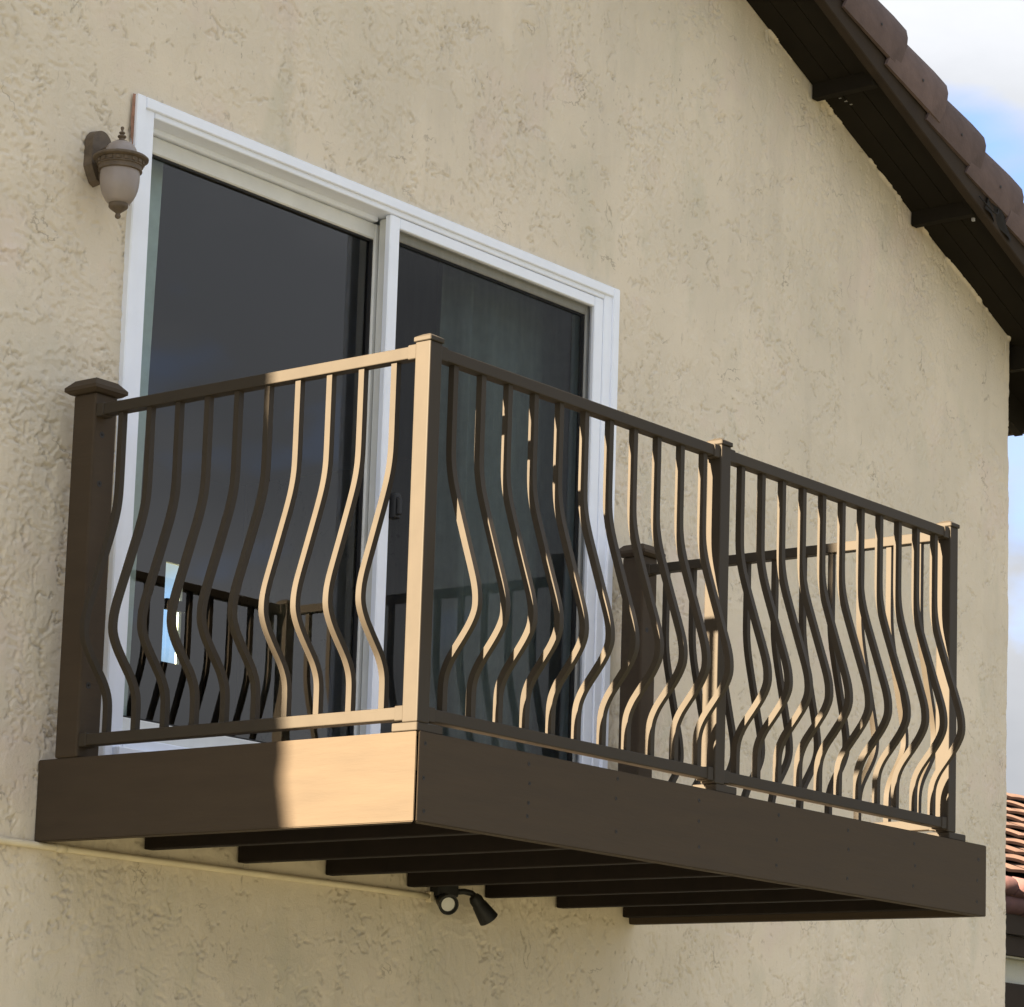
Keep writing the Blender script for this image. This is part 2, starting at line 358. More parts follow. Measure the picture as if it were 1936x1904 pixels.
# rest of the shell, outside the frame
bm = bmesh.new()
def quad(bm, pts): bm.faces.new([bm.verts.new(p) for p in pts])
quad(bm, [(XL, 0, GZ), (-2.59, 0, GZ), (-2.59, 0, zs(-2.59)), (XL, 0, zs(XL))])
quad(bm, [(-2.59, 0, GZ), (XC, 0, GZ), (XC, 0, -1.99), (-2.59, 0, -1.99)])
quad(bm, [(XL, 0, GZ), (XL, 0, zs(XL)), (XL, BACK, zs(XL)), (XL, BACK, GZ)])
quad(bm, [(XC, 0.14, GZ), (XC, BACK, GZ), (XC, BACK, zs(XC)), (XC, 0.14, zs(XC))])
quad(bm, [(XC, 0, GZ), (XC, 0.14, GZ), (XC, 0.14, -1.99), (XC, 0, -1.99)])
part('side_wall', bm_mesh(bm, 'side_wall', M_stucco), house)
# back wall, with the slim window seen through the glass
wx0, wx1, wz0, wz1 = 5.11, 5.245, 1.40, 1.93
bm = bmesh.new()
xs_ = [XL, wx0, wx1, XC]; zs_ = [GZ, wz0, wz1, zs(XC)]
for i in range(3):
    for j in range(3):
        if i == 1 and j == 1: continue
        quad(bm, [(xs_[i], BACK, zs_[j]), (xs_[i], BACK, zs_[j + 1]), (xs_[i + 1], BACK, zs_[j + 1]), (xs_[i + 1], BACK, zs_[j])])
bm.faces.new([bm.verts.new(p) for p in [(XL, BACK, zs(XL)), (XR, BACK, zs(XR)), (XC, BACK, zs(XC))]])
part('back_wall', bm_mesh(bm, 'back_wall', M_room), house)
bm = bmesh.new()
for d_ in ((wx0 - .04, wx0, BACK + .003, BACK + .035, wz0 - .04, wz1 + .04), (wx1, wx1 + .04, BACK + .003, BACK + .035, wz0 - .04, wz1 + .04), (wx0 + .0005, wx1 - .0005, BACK + .003, BACK + .0345, wz1, wz1 + .04), (wx0 + .0005, wx1 - .0005, BACK + .003, BACK + .0345, wz0 - .04, wz0)):
    boxbm(bm, *d_)
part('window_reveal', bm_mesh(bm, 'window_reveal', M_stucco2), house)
part('window_pane', mesh('window_pane', [(wx0, BACK + .018, wz0), (wx1, BACK + .018, wz0), (wx1, BACK + .018, wz1), (wx0, BACK + .018, wz1)], [(0, 1, 2, 3)], M_mint), house)
part('window_bar', box('window_bar', (wx0 - .01, wx1 + .01, BACK - .03, BACK + .002, 1.675, 1.73), M_room, 0), house)
# room behind the door
bm = bmesh.new()
quad(bm, [(-0.6, 0.14, 0.0), (XC - .1, 0.14, 0.0), (XC - .1, BACK, 0.0), (-0.6, BACK, 0.0)])
quad(bm, [(-0.6, 0.14, 2.42), (-0.6, BACK, 2.42), (XC - .1, BACK, 2.42), (XC - .1, 0.14, 2.42)])
quad(bm, [(-0.6, 0.14, 0.0), (-0.6, BACK, 0.0), (-0.6, BACK, 2.42), (-0.6, 0.14, 2.42)])
for (a, b, c, d) in ((-0.6, 0.26, 0, 2.42), (2.72, XC - .1, 0, 2.42), (0.26, 2.72, 2.05, 2.42)):
    quad(bm, [(a, 0.14, c), (a, 0.14, d), (b, 0.14, d), (b, 0.14, c)])
part('room_lining', bm_mesh(bm, 'room_lining', M_room), house)

# ---- roof
YB = -0.29                                    # inner face of the barge board
sl = math.sqrt(1 + PITCH ** 2); dx, dz = 1 / sl, PITCH / sl
def slope_prism(x0, x1, y0, y1, n0, n1, side=1):
    """board lying along the slope; n0,n1 heights normal to the soffit plane; side 1 = right slope"""
    out = []
    for x in (x0, x1):
        for y in (y0, y1):
            for n in (n0, n1):
                xx = x + n * dz * 1.0; zz_ = 4.918 - PITCH * x + n * dx
                if side < 0: xx = 2 * XR - xx
                out.append((xx, y, zz_))
    return out
PF = [(0, 1, 3, 2), (4, 6, 7, 5), (0, 4, 5, 1), (2, 3, 7, 6), (0, 2, 6, 4), (1, 5, 7, 3)]
def prism_mesh(name, vs_, m, bev=0.0):
    me = mesh(name, vs_, PF, m); bm = bmesh.new(); bm.from_mesh(me); bmesh.ops.recalc_face_normals(bm, faces=bm.faces)
    if bev: bmesh.ops.bevel(bm, geom=list(bm.edges), offset=bev, segments=1, affect='EDGES')
    bm.to_mesh(me); bm.free(); return me
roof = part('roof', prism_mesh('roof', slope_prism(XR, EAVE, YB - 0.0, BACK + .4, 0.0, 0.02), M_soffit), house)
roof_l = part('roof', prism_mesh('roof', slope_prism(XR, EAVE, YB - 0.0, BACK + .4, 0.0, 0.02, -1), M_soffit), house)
for sd_, rf in ((1, roof), (-1, roof_l)):
    # two lengths of barge board on the visible slope, butt jointed
    for a, b in ((XR + .02, 2.2), (2.203, EAVE + .03)):
        part('barge_board', prism_mesh('barge_board', slope_prism(a, b, YB - 0.042, YB - 0.002, -0.045, 0.05, sd_), M_barge, 0.004), rf)
for k in range(7):                             # outlookers between wall and barge board
    x = 4.843 + (k - 3) * 0.789
    if x < 5.3:
        part('outlooker', box('outlooker', (x - .02, x + .02, YB + .001, -0.004, zs(x) - 0.062, zs(x) + 0.003), M_soffit, .003), roof)
part('outlooker', box('outlooker', (5.735, 5.775, YB + .001, 0.04, zs(5.735) - 0.115, zs(5.735) - 0.005), M_soffit, .003), roof)
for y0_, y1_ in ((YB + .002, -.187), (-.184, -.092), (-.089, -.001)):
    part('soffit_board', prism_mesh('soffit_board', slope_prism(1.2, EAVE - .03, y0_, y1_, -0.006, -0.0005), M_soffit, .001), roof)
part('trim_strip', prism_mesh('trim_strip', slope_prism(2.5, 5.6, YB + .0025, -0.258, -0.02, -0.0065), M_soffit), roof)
part('eave_fascia', box('eave_fascia', (EAVE - .02, EAVE + .02, YB + .02, BACK + .4, zs(EAVE) - 0.075, zs(EAVE) + .07), M_barge, .003), roof)
part('frieze_board', box('frieze_board', (XC + .03, XC + .07, 0.05, BACK, zs(XC) - 0.16, zs(XC) - 0.02), M_soffit, .003), roof)
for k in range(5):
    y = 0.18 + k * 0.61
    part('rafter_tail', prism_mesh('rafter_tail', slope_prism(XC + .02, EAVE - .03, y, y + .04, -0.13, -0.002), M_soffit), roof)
# rake tiles : tapered half barrels draped over the barge board
def tile_mesh(side, seed):
    rr = random.Random(seed); nS, nA = 7, 15; ln_ = 0.43
    v = []; f = []
    def prof(s):                               # s 0 upper end .. 1 lower end
        w = (0.93 + 0.07 * s) if side > 0 else (0.80 + 0.20 * s)
        pts = []
        base = [(-0.352, 0.030), (-0.362, 0.080), (-0.363, 0.125), (-0.356, 0.170), (-0.338, 0.212), (-0.308, 0.245), (-0.27, 0.263), (-0.23, 0.268), (-0.19, 0.262), (-0.155, 0.243), (-0.13, 0.21), (-0.115, 0.17), (-0.11, 0.12), (-0.11, 0.08), (-0.11, 0.04)]
        cy = -0.235
        for (y, n) in base:
            pts.append((cy + (y - cy) * w, 0.012 + 0.044 * s + (n - 0.03) * (0.97 + 0.13 * s)))
        return pts
    for layer in (0, 1):
        for i in range(nS):
            s = i / (nS - 1)
            for (y, n) in prof(s):
                k = 1 - layer * 0.11
                yy = -0.235 + (y + 0.235) * k; nn = 0.02 + (n - 0.02) * k
                su = s * ln_ + rr.uniform(-.0015, .0015)
                if layer == 0 and i == nS - 1: su -= 0.004; yy = -0.235 + (yy + .235) * .985; nn = .02 + (nn - .02) * .985
                v.append((su * dx + nn * dz, yy, -su * dz + nn * dx))
    def id_(l, i, j): return l * nS * nA + i * nA + j
    for i in range(nS - 1):
        for j in range(nA - 1):
            f.append((id_(0, i, j), id_(0, i, j + 1), id_(0, i + 1, j + 1), id_(0, i + 1, j)))
            f.append((id_(1, i, j), id_(1, i + 1, j), id_(1, i + 1, j + 1), id_(1, i, j + 1)))
    for j in range(nA - 1):
        f.append((id_(0, nS - 1, j), id_(0, nS - 1, j + 1), id_(1, nS - 1, j + 1), id_(1, nS - 1, j)))
        f.append((id_(0, 0, j + 1), id_(0, 0, j), id_(1, 0, j), id_(1, 0, j + 1)))
    for i in range(nS - 1):
        for j in (0, nA - 1):
            f.append((id_(0, i, j), id_(0, i + 1, j), id_(1, i + 1, j), id_(1, i, j)))
    if side < 0: v = [(-x, y, z) for x, y, z in v]
    me = mesh('rake_tile', v, f, M_tile)
    bm = bmesh.new(); bm.from_mesh(me); bmesh.ops.recalc_face_normals(bm, faces=bm.faces); bm.to_mesh(me); bm.free()
    me.polygons.foreach_set('use_smooth', [True] * len(me.polygons))
    try: me.set_sharp_from_angle(angle=math.radians(45))
    except Exception: pass
    return me
tm = {1: [tile_mesh(1, 1), tile_mesh(1, 2), tile_mesh(1, 3)], -1: [tile_mesh(-1, 4), tile_mesh(-1, 5)]}
hole_me = lathe('nail_hole', [(0.0065, -0.0005), (0.006, 0.0008), (0.0, 0.001)], M_screw, 8, cap=False)
for side in (1, -1):
    rf = roof if side > 0 else roof_l
    for k in range(-14, 8):
        xe = 4.215 + 0.3255 * k                # lower end at the crest
        xs0 = xe - 0.105 - 0.43 * dx
        if xs0 < XR - .1 or xe > EAVE + .15: continue
        z0 = 4.918 - PITCH * xs0
        xw = xs0 if side > 0 else 2 * XR - xs0
        jit = random.Random(k * 7 + side)
        m4 = Matrix.Translation((xw, jit.uniform(-.004, .004), z0)) @ Matrix.Rotation(jit.uniform(-.006, .006), 4, 'Y')
        t_ = part('rake_tile', tm[side][k % len(tm[side])], rf, m4)
        if side > 0 and 3.3 < xe < 5.6:
            # fixing hole on the outer flank
            hx, hz = xe - 0.02 - .325 * 0.0, 0
            hp = Vector((xs0 + 0.235 * dx + 0.115 * dz, -0.3615 + m4.translation.y, z0 - 0.235 * dz + 0.115 * dx))
            part('nail_hole', hole_me, rf, Matrix.Translation(hp) @ Matrix.Rotation(math.radians(90), 4, 'X'))
# soffit vent slots, the light in them put in as pale beads
for k in range(4):
    x = 4.12 + k * 0.022; y = -0.06 - k * 0.0125
    part('vent_light_bead', box('vent_light_bead', (x - .006, x + .006, y - .006, y + .006, zs(x) - .006, zs(x) + .004), M_spot, .001), roof)
part('vent_light_bead', box('vent_light_bead', (4.86, 4.872, YB + .008, YB + .02, zs(4.86) - .07, zs(4.86) - .056), M_spot, .001), roof)

# scrap of plastic film caught on the barge board
film = thing('plastic_scrap', 'crumpled dark plastic film caught on the barge board under the roof tiles', 'plastic film', (4.95, -0.36, zs(4.95)))
rr = random.Random(5); v = []; f = []
nx_, ny_ = 11, 6
for i in range(nx_):
    for j in range(ny_):
        s = i / (nx_ - 1); n = -0.03 + 0.085 * j / (ny_ - 1)
        x = 4.86 + 0.22 * s + rr.uniform(-.004, .004)
        v.append((x + n * dz, YB - 0.046 - abs(rr.gauss(0, .002)) - 0.007 * math.sin(9 * s + .8 * j), 4.918 - PITCH * x + n * dx + rr.uniform(-.002, .002)))
for i in range(nx_ - 1):
    for j in range(ny_ - 1):
        if rr.random() < .03: continue
        a = i * ny_ + j; f.append((a, a + ny_, a + ny_ + 1, a + 1))
part('film', mesh('film', v, f, M_film, True), film)
loop = [(4.80 + .16 * t_, YB - .05 - .03 * math.sin(math.pi * t_), 4.918 - PITCH * (4.80 + .16 * t_) - .015 - .05 * math.sin(math.pi * t_) + .05 * t_) for t_ in [i / 10 for i in range(11)]]
part('loose_strip', tube('loose_strip', loop, 0.003, M_film, 6), film)

# ------------------------------------------------------------------ sliding door
door = thing('sliding_door', 'white vinyl sliding glass door with insect screen behind the balcony', 'door', (1.49, 0.05, 0.03))
FX0, FX1, FZ0, FZ1 = 0.2405, 2.735, 0.035, 2.0695
fw = 0.0815; fh = 0.052; yF = -0.014
part('side_jamb', boxes('side_jamb', [(FX0, FX0 + fw, yF, .135, FZ0, FZ1), (FX0 - .002, FX0 + .036, yF - .009, yF + .02, FZ0, FZ1 + .002)], M_white, .004), door)
part('side_jamb', boxes('side_jamb', [(FX1 - fw, FX1, yF, .135, FZ0, FZ1), (FX1 - .036, FX1 + .002, yF - .009, yF + .02, FZ0, FZ1 + .002)], M_white, .004), door)
part('head_jamb', boxes('head_jamb', [(FX0 + fw + .0005, FX1 - fw - .0005, yF + .0007, .134, FZ1 - fh, FZ1), (FX0 + .0365, FX1 - .0365, yF - .0085, yF + .019, FZ1 - .034, FZ1 + .0015),
     (FX0 + fw + .001, 1.455, .050, .133, FZ1 - fh - .016, FZ1 - fh + .002)], M_white, .003), door)
part('sill', boxes('sill', [(FX0 + fw + .0005, FX1 - fw - .0005, yF + .0007, .134, FZ0, .112), (FX0 + .0365, FX1 - .0365, yF - .03, yF + .019, FZ0, .075)], M_white, .004), door)
v = []; f = []; rr = random.Random(2)
for i in range(120):
    z = 0.04 + (2.07 - .04) * i / 119
    w = (0.006 + rr.uniform(0, .004) + (0.006 if z > 1.93 else 0)) if z > 1.72 else 0.0005
    v += [(FX0 - w, -0.0075 - .002, z), (FX0 + .004, -0.0085 - .003, z)]
for i in range(119): f.append((2 * i, 2 * i + 1, 2 * i + 3, 2 * i + 2))
part('caulk_line', mesh('caulk_line', v, f, M_rust), door, label='rusty reddish caulk line along the door frame')
def sash(name, x0, x1, z0, z1, y0, y1, ws, wt, wb, m, ypane, label=None):
    s = part(name, boxes(name, [(x0, x0 + ws, y0, y1, z0, z1), (x1 - ws, x1, y0, y1, z0, z1), (x0 + ws + .0003, x1 - ws - .0003, y0 + .0006, y1 - .0006, z1 - wt, z1 - .0004), (x0 + ws + .0003, x1 - ws - .0003, y0 + .0006, y1 - .0006, z0 + .0004, z0 + wb)], m, .004), door, label=label)
    gk = .006
    part('gasket', boxes('gasket', [(x0 + ws, x0 + ws + gk, ypane - .012, ypane + .006, z0 + wb, z1 - wt), (x1 - ws - gk, x1 - ws, ypane - .012, ypane + .006, z0 + wb, z1 - wt), (x0 + ws + gk, x1 - ws - gk, ypane - .011, ypane + .006, z1 - wt - gk, z1 - wt), (x0 + ws + gk, x1 - ws - gk, ypane - .011, ypane + .006, z0 + wb, z0 + wb + gk)], M_gasket, 0), s)
    part('pane', mesh('pane', [(x0 + ws, ypane, z0 + wb), (x1 - ws, ypane, z0 + wb), (x1 - ws, ypane, z1 - wt), (x0 + ws, ypane, z1 - wt)], [(0, 1, 2, 3)], M_glass), s)
    return s
sash('fixed_panel', .324, 1.512, .114, 2.000, .066, .10, .052, .056, .07, M_white2, .086)
sash('sliding_panel', 1.470, 2.652, .114, 2.015, .026, .060, .055, .062, .08, M_white2, .045)
scr = part('screen_frame', boxes('screen_frame', [(1.4485, 1.4985, -.010, .014, .114, 2.0165), (2.600, 2.652, -.010, .014, .114, 2.0165), (1.499, 2.5995, -.0094, .0134, 1.978, 2.016), (1.499, 2.5995, -.0094, .0134, .1145, .17)], M_white, .003), door)
part('screen_mesh', mesh('screen_mesh', [(1.498, .004, .17), (2.601, .004, .17), (2.601, .004, 1.978), (1.498, .004, 1.978)], [(0, 1, 2, 3)], M_screen), scr)
part('handle', boxes('handle', [(1.503, 1.535, -.03, .004, .99, 1.075), (1.508, 1.528, -.042, -.029, 1.0, 1.06)], M_black, .004), scr)
part('latch', box('latch', (1.470, 1.476, -.0125, -.009, 1.03, 1.06), M_black, .001), scr)

# curtains inside
def curtain(name, x0, x1, y, z0, z1, amp, wl, m, label, lean=0.0):
    t_ = thing(name, label, 'curtain', ((x0 + x1) / 2, y, z0))
    n = int((x1 - x0) / wl * 14) + 4; v = []; f = []; rows_ = 9; rr = random.Random(int(x0 * 100))
    ph = [rr.uniform(-.6, .6) for _ in range(n)]
    for j in range(rows_):
        s = j / (rows_ - 1); z = z0 + (z1 - z0) * s
        for i in range(n):
            t = i / (n - 1); x = x0 + (x1 - x0 - lean * (1 - s)) * t
            a = amp * (0.7 + .5 * math.sin(t * 5.1 + x0)) * (1.15 - .3 * s)
            v.append((x, y + a * math.sin(2 * math.pi * (x1 - x0) * t / wl + .25 * ph[i] + .3 * math.sin(3 * s + t * 9)), z))
    for j in range(rows_ - 1):
        for i in range(n - 1): f.append((j * n + i, j * n + i + 1, (j + 1) * n + i + 1, (j + 1) * n + i))
    part('fabric', mesh('fabric', v, f, m, True), t_)
curtain('curtain', 0.335, 0.585, 0.20, 0.02, 2.25, 0.018, 0.16, M_curtain, 'pale grey-green curtain edge behind the fixed glass pane', 0.05)
curtain('curtain', 2.05, 3.0, 0.25, 0.02, 2.25, 0.05, 0.15, M_drape, 'grey-green pleated drape hanging behind the insect screen')

# ------------------------------------------------------------------ balcony deck
deck = thing('balcony_deck', 'brown painted timber balcony deck cantilevered from the stucco wall', 'balcony', (L / 2, 0, -HF))
def prism_xy(name, poly, z0, z1, m, bev=.002):
    bm = bmesh.new(); vs_ = [bm.verts.new((x, y, z0)) for x, y in poly]; fc = bm.faces.new(vs_)
    r = bmesh.ops.extrude_face_region(bm, geom=[fc]); bmesh.ops.translate(bm, verts=[e for e in r['geom'] if isinstance(e, bmesh.types.BMVert)], vec=(0, 0, z1 - z0))
    bmesh.ops.recalc_face_normals(bm, faces=bm.faces)
    if bev: bmesh.ops.bevel(bm, geom=list(bm.edges), offset=bev, segments=2, affect='EDGES')
    return bm_mesh(bm, name, m)
part('side_fascia', prism_xy('side_fascia', [(0, -.002), (0, -D + .0065), (.0375, -D + .042), (.0375, -.002)], -HF, 0, M_brown, .0025), deck)
front_f = part('front_fascia', prism_xy('front_fascia', [(.0025, -D), (L, -D), (L, -D + .038), (.0405, -D + .038)], -HF + .0005, .0005, M_brown, .0025), deck)
part('side_fascia', prism_xy('side_fascia', [(L - .038, -.002), (L - .038, -D + .0385), (L - .0005, -D + .0385), (L - .0005, -.002)], -HF, 0, M_brown, .0025), deck)
for jx in (.443, .851, 1.26, 1.665, 2.077, 2.48, 2.885):
    if jx < L - .09:
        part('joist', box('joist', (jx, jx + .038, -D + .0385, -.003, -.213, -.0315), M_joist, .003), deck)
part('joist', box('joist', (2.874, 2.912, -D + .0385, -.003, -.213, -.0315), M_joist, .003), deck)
pw = (D - .045) / 10
for k in range(10):
    part('deck_plank', box('deck_plank', (.0385, L - .0385, -.006 - (k + 1) * pw + .004, -.006 - k * pw, -.031, -.004), M_plank, .002), deck)
scr_me = lathe('screw', [(0.0001, -0.0008), (0.0058, -0.0008), (0.0058, 0.0004), (0.0018, -.0003), (0.0001, -.0003)], M_screw, 8, cap=False)
RX = Matrix.Rotation(math.radians(90), 4, 'X')
for sx, zs2 in ((.03, (-.03, -.12, -.205)), (.472, (-.03, -.082, -.135, -.171)), (.873, (-.022, -.078, -.17)), (1.28, (-.038, -.098, -.172)), (1.691, (-.034, -.11, -.186)), (2.086, (-.039, -.098, -.188)), (2.488, (-.04, -.11, -.175)), (2.895, (-.05, -.12, -.19))):
    for z in zs2:
        part('screw', scr_me, front_f, Matrix.Translation((sx + random.uniform(-.006, .006), -D - .0003, z)) @ RX)
RYm = Matrix.Rotation(math.radians(-90), 4, 'Y')

# ------------------------------------------------------------------ balcony railing
rail = thing('balcony_railing', 'bronze metal balcony railing with belly-bowed square balusters', 'railing', (1.4, -1.39, 0))
PW = 0.0508; PY0 = -D + .005; PY1 = PY0 + PW; YC = (PY0 + PY1) / 2
post_x = [-.004, 1.360, 2.708]
cap_me_cache = None
for px in post_x:
    p = part('metal_post', box('metal_post', (px, px + PW, PY0, PY1, .0235, 1.036), M_metal, .003, 2), rail)
    bm = bmesh.new(); c = Vector((px + PW / 2, YC, 0)); hw = .0295
    boxbm(bm, c.x - hw, c.x + hw, c.y - hw, c.y + hw, 1.0365, 1.0500, bev=.002)
    b0 = hw - .002; t0 = .012
    lo = [bm.verts.new((c.x + a * b0, c.y + b * b0, 1.0498)) for a, b in ((-1, -1), (1, -1), (1, 1), (-1, 1))]
    hi = [bm.verts.new((c.x + a * t0, c.y + b * t0, 1.0585)) for a, b in ((-1, -1), (1, -1), (1, 1), (-1, 1))]
    bm.faces.new(hi)
    for i in range(4): bm.faces.new((lo[i], lo[(i + 1) % 4], hi[(i + 1) % 4], hi[i]))
    part('post_cap', bm_mesh(bm, 'post_cap', M_metal), p)
    bx0 = px + .009 if px > 0 else px + .001
    part('base_block', box('base_block', (bx0, bx0 + .108, PY0 + .0005, PY1 + .035, .0008, .023), M_metal, .002), p)
wood_posts = [(-.003, .086), (2.727, 2.816)]
for (a, b) in wood_posts:
    p = part('wooden_post', box('wooden_post', (a, b, -.161, -.070, .0008, 1.066), M_brown, .006, 2), rail)
    bm = bmesh.new(); cx_, cy_ = (a + b) / 2, -.1155; o_ = .0655
    rings = [(.045, 1.0665), (o_ - .012, 1.0672), (o_, 1.076), (o_, 1.086), (o_ - .004, 1.0905), (.044, 1.109), (.038, 1.1115)]
    prev = None
    for (h_, z) in rings:
        cur = [bm.verts.new((cx_ + sx * h_, cy_ + sy * h_, z)) for sx, sy in ((-1, -1), (1, -1), (1, 1), (-1, 1))]
        if prev:
            for i in range(4): bm.faces.new((prev[i], prev[(i + 1) % 4], cur[(i + 1) % 4], cur[i]))
        else: bm.faces.new(list(reversed(cur)))
        prev = cur
    bm.faces.new(prev)
    part('post_cap', bm_mesh(bm, 'post_cap', M_brown), p)
    for z in (.945, .80, .21):
        part('screw_hole', scr_me, p, Matrix.Translation(((a + b) / 2 - .012, -.1613, z)) @ RX @ Matrix.Diagonal((1.7, 1.7, 1, 1)))
# balusters: one bent square bar, bowed outwards along local -Y
ctrl = [(1.0, 0), (.90, 0), (.80, 0), (.74, .002), (.69, .010), (.64, .0235), (.57, .046), (.50, .069), (.44, .089), (.40, .101), (.365, .107), (.33, .1055), (.295, .090), (.26, .065), (.23, .041), (.205, .0225), (.175, .0075), (.145, .001), (.10, 0), (.055, 0)]
def crs(p0, p1, p2, p3, t):
    return 0.5 * ((2 * p1) + (-p0 + p2) * t + (2 * p0 - 5 * p1 + 4 * p2 - p3) * t * t + (-p0 + 3 * p1 - 3 * p2 + p3) * t ** 3)
path = []
for i in range(len(ctrl) - 1):
    P_ = [ctrl[max(0, min(len(ctrl) - 1, i + k))] for k in (-1, 0, 1, 2)]
    n_ = 1 if i < 2 or i > len(ctrl) - 3 else 3
    for k in range(n_):
        t = k / n_
        path.append((crs(P_[0][0], P_[1][0], P_[2][0], P_[3][0], t), max(0.0, crs(P_[0][1], P_[1][1], P_[2][1], P_[3][1], t))))
path.append(ctrl[-1])
hb = .0095; v = []; f = []
for i, (z, o_) in enumerate(path):
    a = path[max(0, i - 1)]; b = path[min(len(path) - 1, i + 1)]
    t = Vector((0, -(b[1] - a[1]), b[0] - a[0])).normalized(); nrm = Vector((0, t.z, -t.y))
    if nrm.y > 0: nrm = -nrm
    c = Vector((0, -o_, z))
    for sx, sn in ((-1, 1), (1, 1), (1, -1), (-1, -1)):
        v.append(tuple(c + Vector((sx * hb, 0, 0)) + nrm * sn * hb))
for i in range(len(path) - 1):
    for k in range(4): f.append((i * 4 + k, i * 4 + (k + 1) % 4, (i + 1) * 4 + (k + 1) % 4, (i + 1) * 4 + k))
f.append((0, 1, 2, 3)); f.append(tuple(reversed([(len(path) - 1) * 4 + k for k in range(4)])))
bal = mesh('baluster', v, f, M_metal)
bm = bmesh.new(); bm.from_mesh(bal); bmesh.ops.recalc_face_normals(bm, faces=bm.faces); bm.to_mesh(bal); bm.free()
bal.polygons.foreach_set('use_smooth', [True] * len(bal.polygons))
try: bal.set_sharp_from_angle(angle=math.radians(50))
except Exception: pass
RZ = .0170; RH = (.997, 1.030); BH = (.033, .066)
XL_R = .0215; XR_R = 2.7335                                    # side rail lines
def rails_x(x0, x1):
    part('top_rail', box('top_rail', (x0 + .001, x1 - .001, YC - .0185, YC + .0185, *RH), M_metal, .0025, 2), rail)
    part('bottom_rail', box('bottom_rail', (x0 + .001, x1 - .001, YC - .0185, YC + .0185, *BH), M_metal, .0025, 2), rail)
    for xx, s in ((x0, 1), (x1, -1)):
        for h in (RH, BH):
            a, b = sorted((xx + s * .0005, xx + s * .030))
            part('rail_bracket', box('rail_bracket', (a, b, YC - .0215, YC + .0215, h[0] - .0035, h[1] + .003), M_metal, .002), rail)
def rails_y(x, y0, y1):
    part('top_rail', box('top_rail', (x - .0185, x + .0185, y0 + .001, y1 - .001, *RH), M_metal, .0025, 2), rail)
    part('bottom_rail', box('bottom_rail', (x - .0185, x + .0185, y0 + .001, y1 - .001, *BH), M_metal, .0025, 2), rail)
    for yy, s in ((y0, 1), (y1, -1)):
        for h in (RH, BH):
            a, b = sorted((yy + s * .0005, yy + s * .030))
            part('rail_bracket', box('rail_bracket', (x - .0215, x + .0215, a, b, h[0] - .0035, h[1] + .003), M_metal, .002), rail)
rails_x(post_x[0] + PW, post_x[1]); rails_x(post_x[1] + PW, post_x[2])
rails_y(XL_R, PY1, -.161); rails_y(XR_R + .012, PY1, -.161)
for i in range(11):
    part('baluster', bal, rail, Matrix.Translation((.1285 + .1172 * i + random.uniform(-.0015, .0015), YC, 0)) @ Matrix.Rotation(random.uniform(-.02, .02), 4, 'Z'))
for i in range(11):
    part('baluster', bal, rail, Matrix.Translation((1.5015 + .1142 * i + random.uniform(-.0015, .0015), YC, 0)) @ Matrix.Rotation(random.uniform(-.02, .02), 4, 'Z'))
for i in range(10):
    part('baluster', bal, rail, Matrix.Translation((XL_R, -.252 - .114 * i, 0)) @ Matrix.Rotation(math.radians(-90), 4, 'Z'))
    part('baluster', bal, rail, Matrix.Translation((XR_R + .012, -.252 - .114 * i, 0)) @ Matrix.Rotation(math.radians(90), 4, 'Z'))

# ------------------------------------------------------------------ wall lantern
lx, ly = .090, -.115
lan = thing('wall_lantern', 'weathered brown carriage lantern with frosted bowl beside the door frame', 'lantern', (lx, 0, 1.62))
n = 20; out = []
for i in range(n + 1):
    a = math.pi * i / n; out.append((lx + .043 * math.cos(a), 1.862 + .046 * math.sin(a)))
out += [(lx - .043, 1.79), (lx - .030, 1.765), (lx - .018, 1.745), (lx, 1.735), (lx + .018, 1.745), (lx + .030, 1.765), (lx + .043, 1.79)]
bm = bmesh.new(); fc = bm.faces.new([bm.verts.new((x, -.001, z)) for x, z in out])
r = bmesh.ops.extrude_face_region(bm, geom=[fc]); vsn = [e for e in r['geom'] if isinstance(e, bmesh.types.BMVert)]
bmesh.ops.translate(bm, verts=vsn, vec=(0, -.032, 0))
for q_ in vsn: q_.co.x = lx + (q_.co.x - lx) * .93; q_.co.z = 1.84 + (q_.co.z - 1.84) * .95
part('back_plate', bm_mesh(bm, 'back_plate', M_lamp), lan)
part('scroll', boxes('scroll', [(lx - .012, lx + .012, -.048, -.030, 1.75, 1.80)], M_lamp, .006), lan)
arm = [(lx, -.031, 1.838), (lx, -.05, 1.846), (lx, -.075, 1.8515), (lx, -.10, 1.8535), (lx, ly, 1.8535)]
part('arm', tube('arm', arm, [.009, .0075, .0065, .0065, .008], M_lamp, 10), lan)
cen = (lx, ly)
part('finial', lathe('finial', [(.0, 1.9035), (.0042, 1.9015), (.0055, 1.8975), (.0042, 1.8935), (.0032, 1.890), (.0038, 1.887), (.0085, 1.885), (.0095, 1.8825), (.0075, 1.880), (.0045, 1.878), (.0045, 1.8755), (.012, 1.874), (.0135, 1.871), (.0115, 1.868), (.008, 1.866), (.0085, 1.862), (.013, 1.8585), (.019, 1.8565), (.020, 1.8535)], M_lamp, 20, cen), lan)
part('dome', lathe('dome', [(.0195, 1.854), (.030, 1.8505), (.039, 1.843), (.0455, 1.832), (.049, 1.818), (.050, 1.806)], M_globe, 32, cen), lan)
br = part('brim', lathe('brim', [(.049, 1.8145), (.060, 1.8135), (.078, 1.8085), (.0835, 1.804), (.083, 1.7995), (.076, 1.797), (.068, 1.7955), (.067, 1.784), (.0685, 1.782), (.0685, 1.7795), (.0645, 1.778), (.064, 1.769), (.0655, 1.767), (.0655, 1.764), (.061, 1.7625), (.056, 1.7625)], M_lamp, 40, cen), lan)
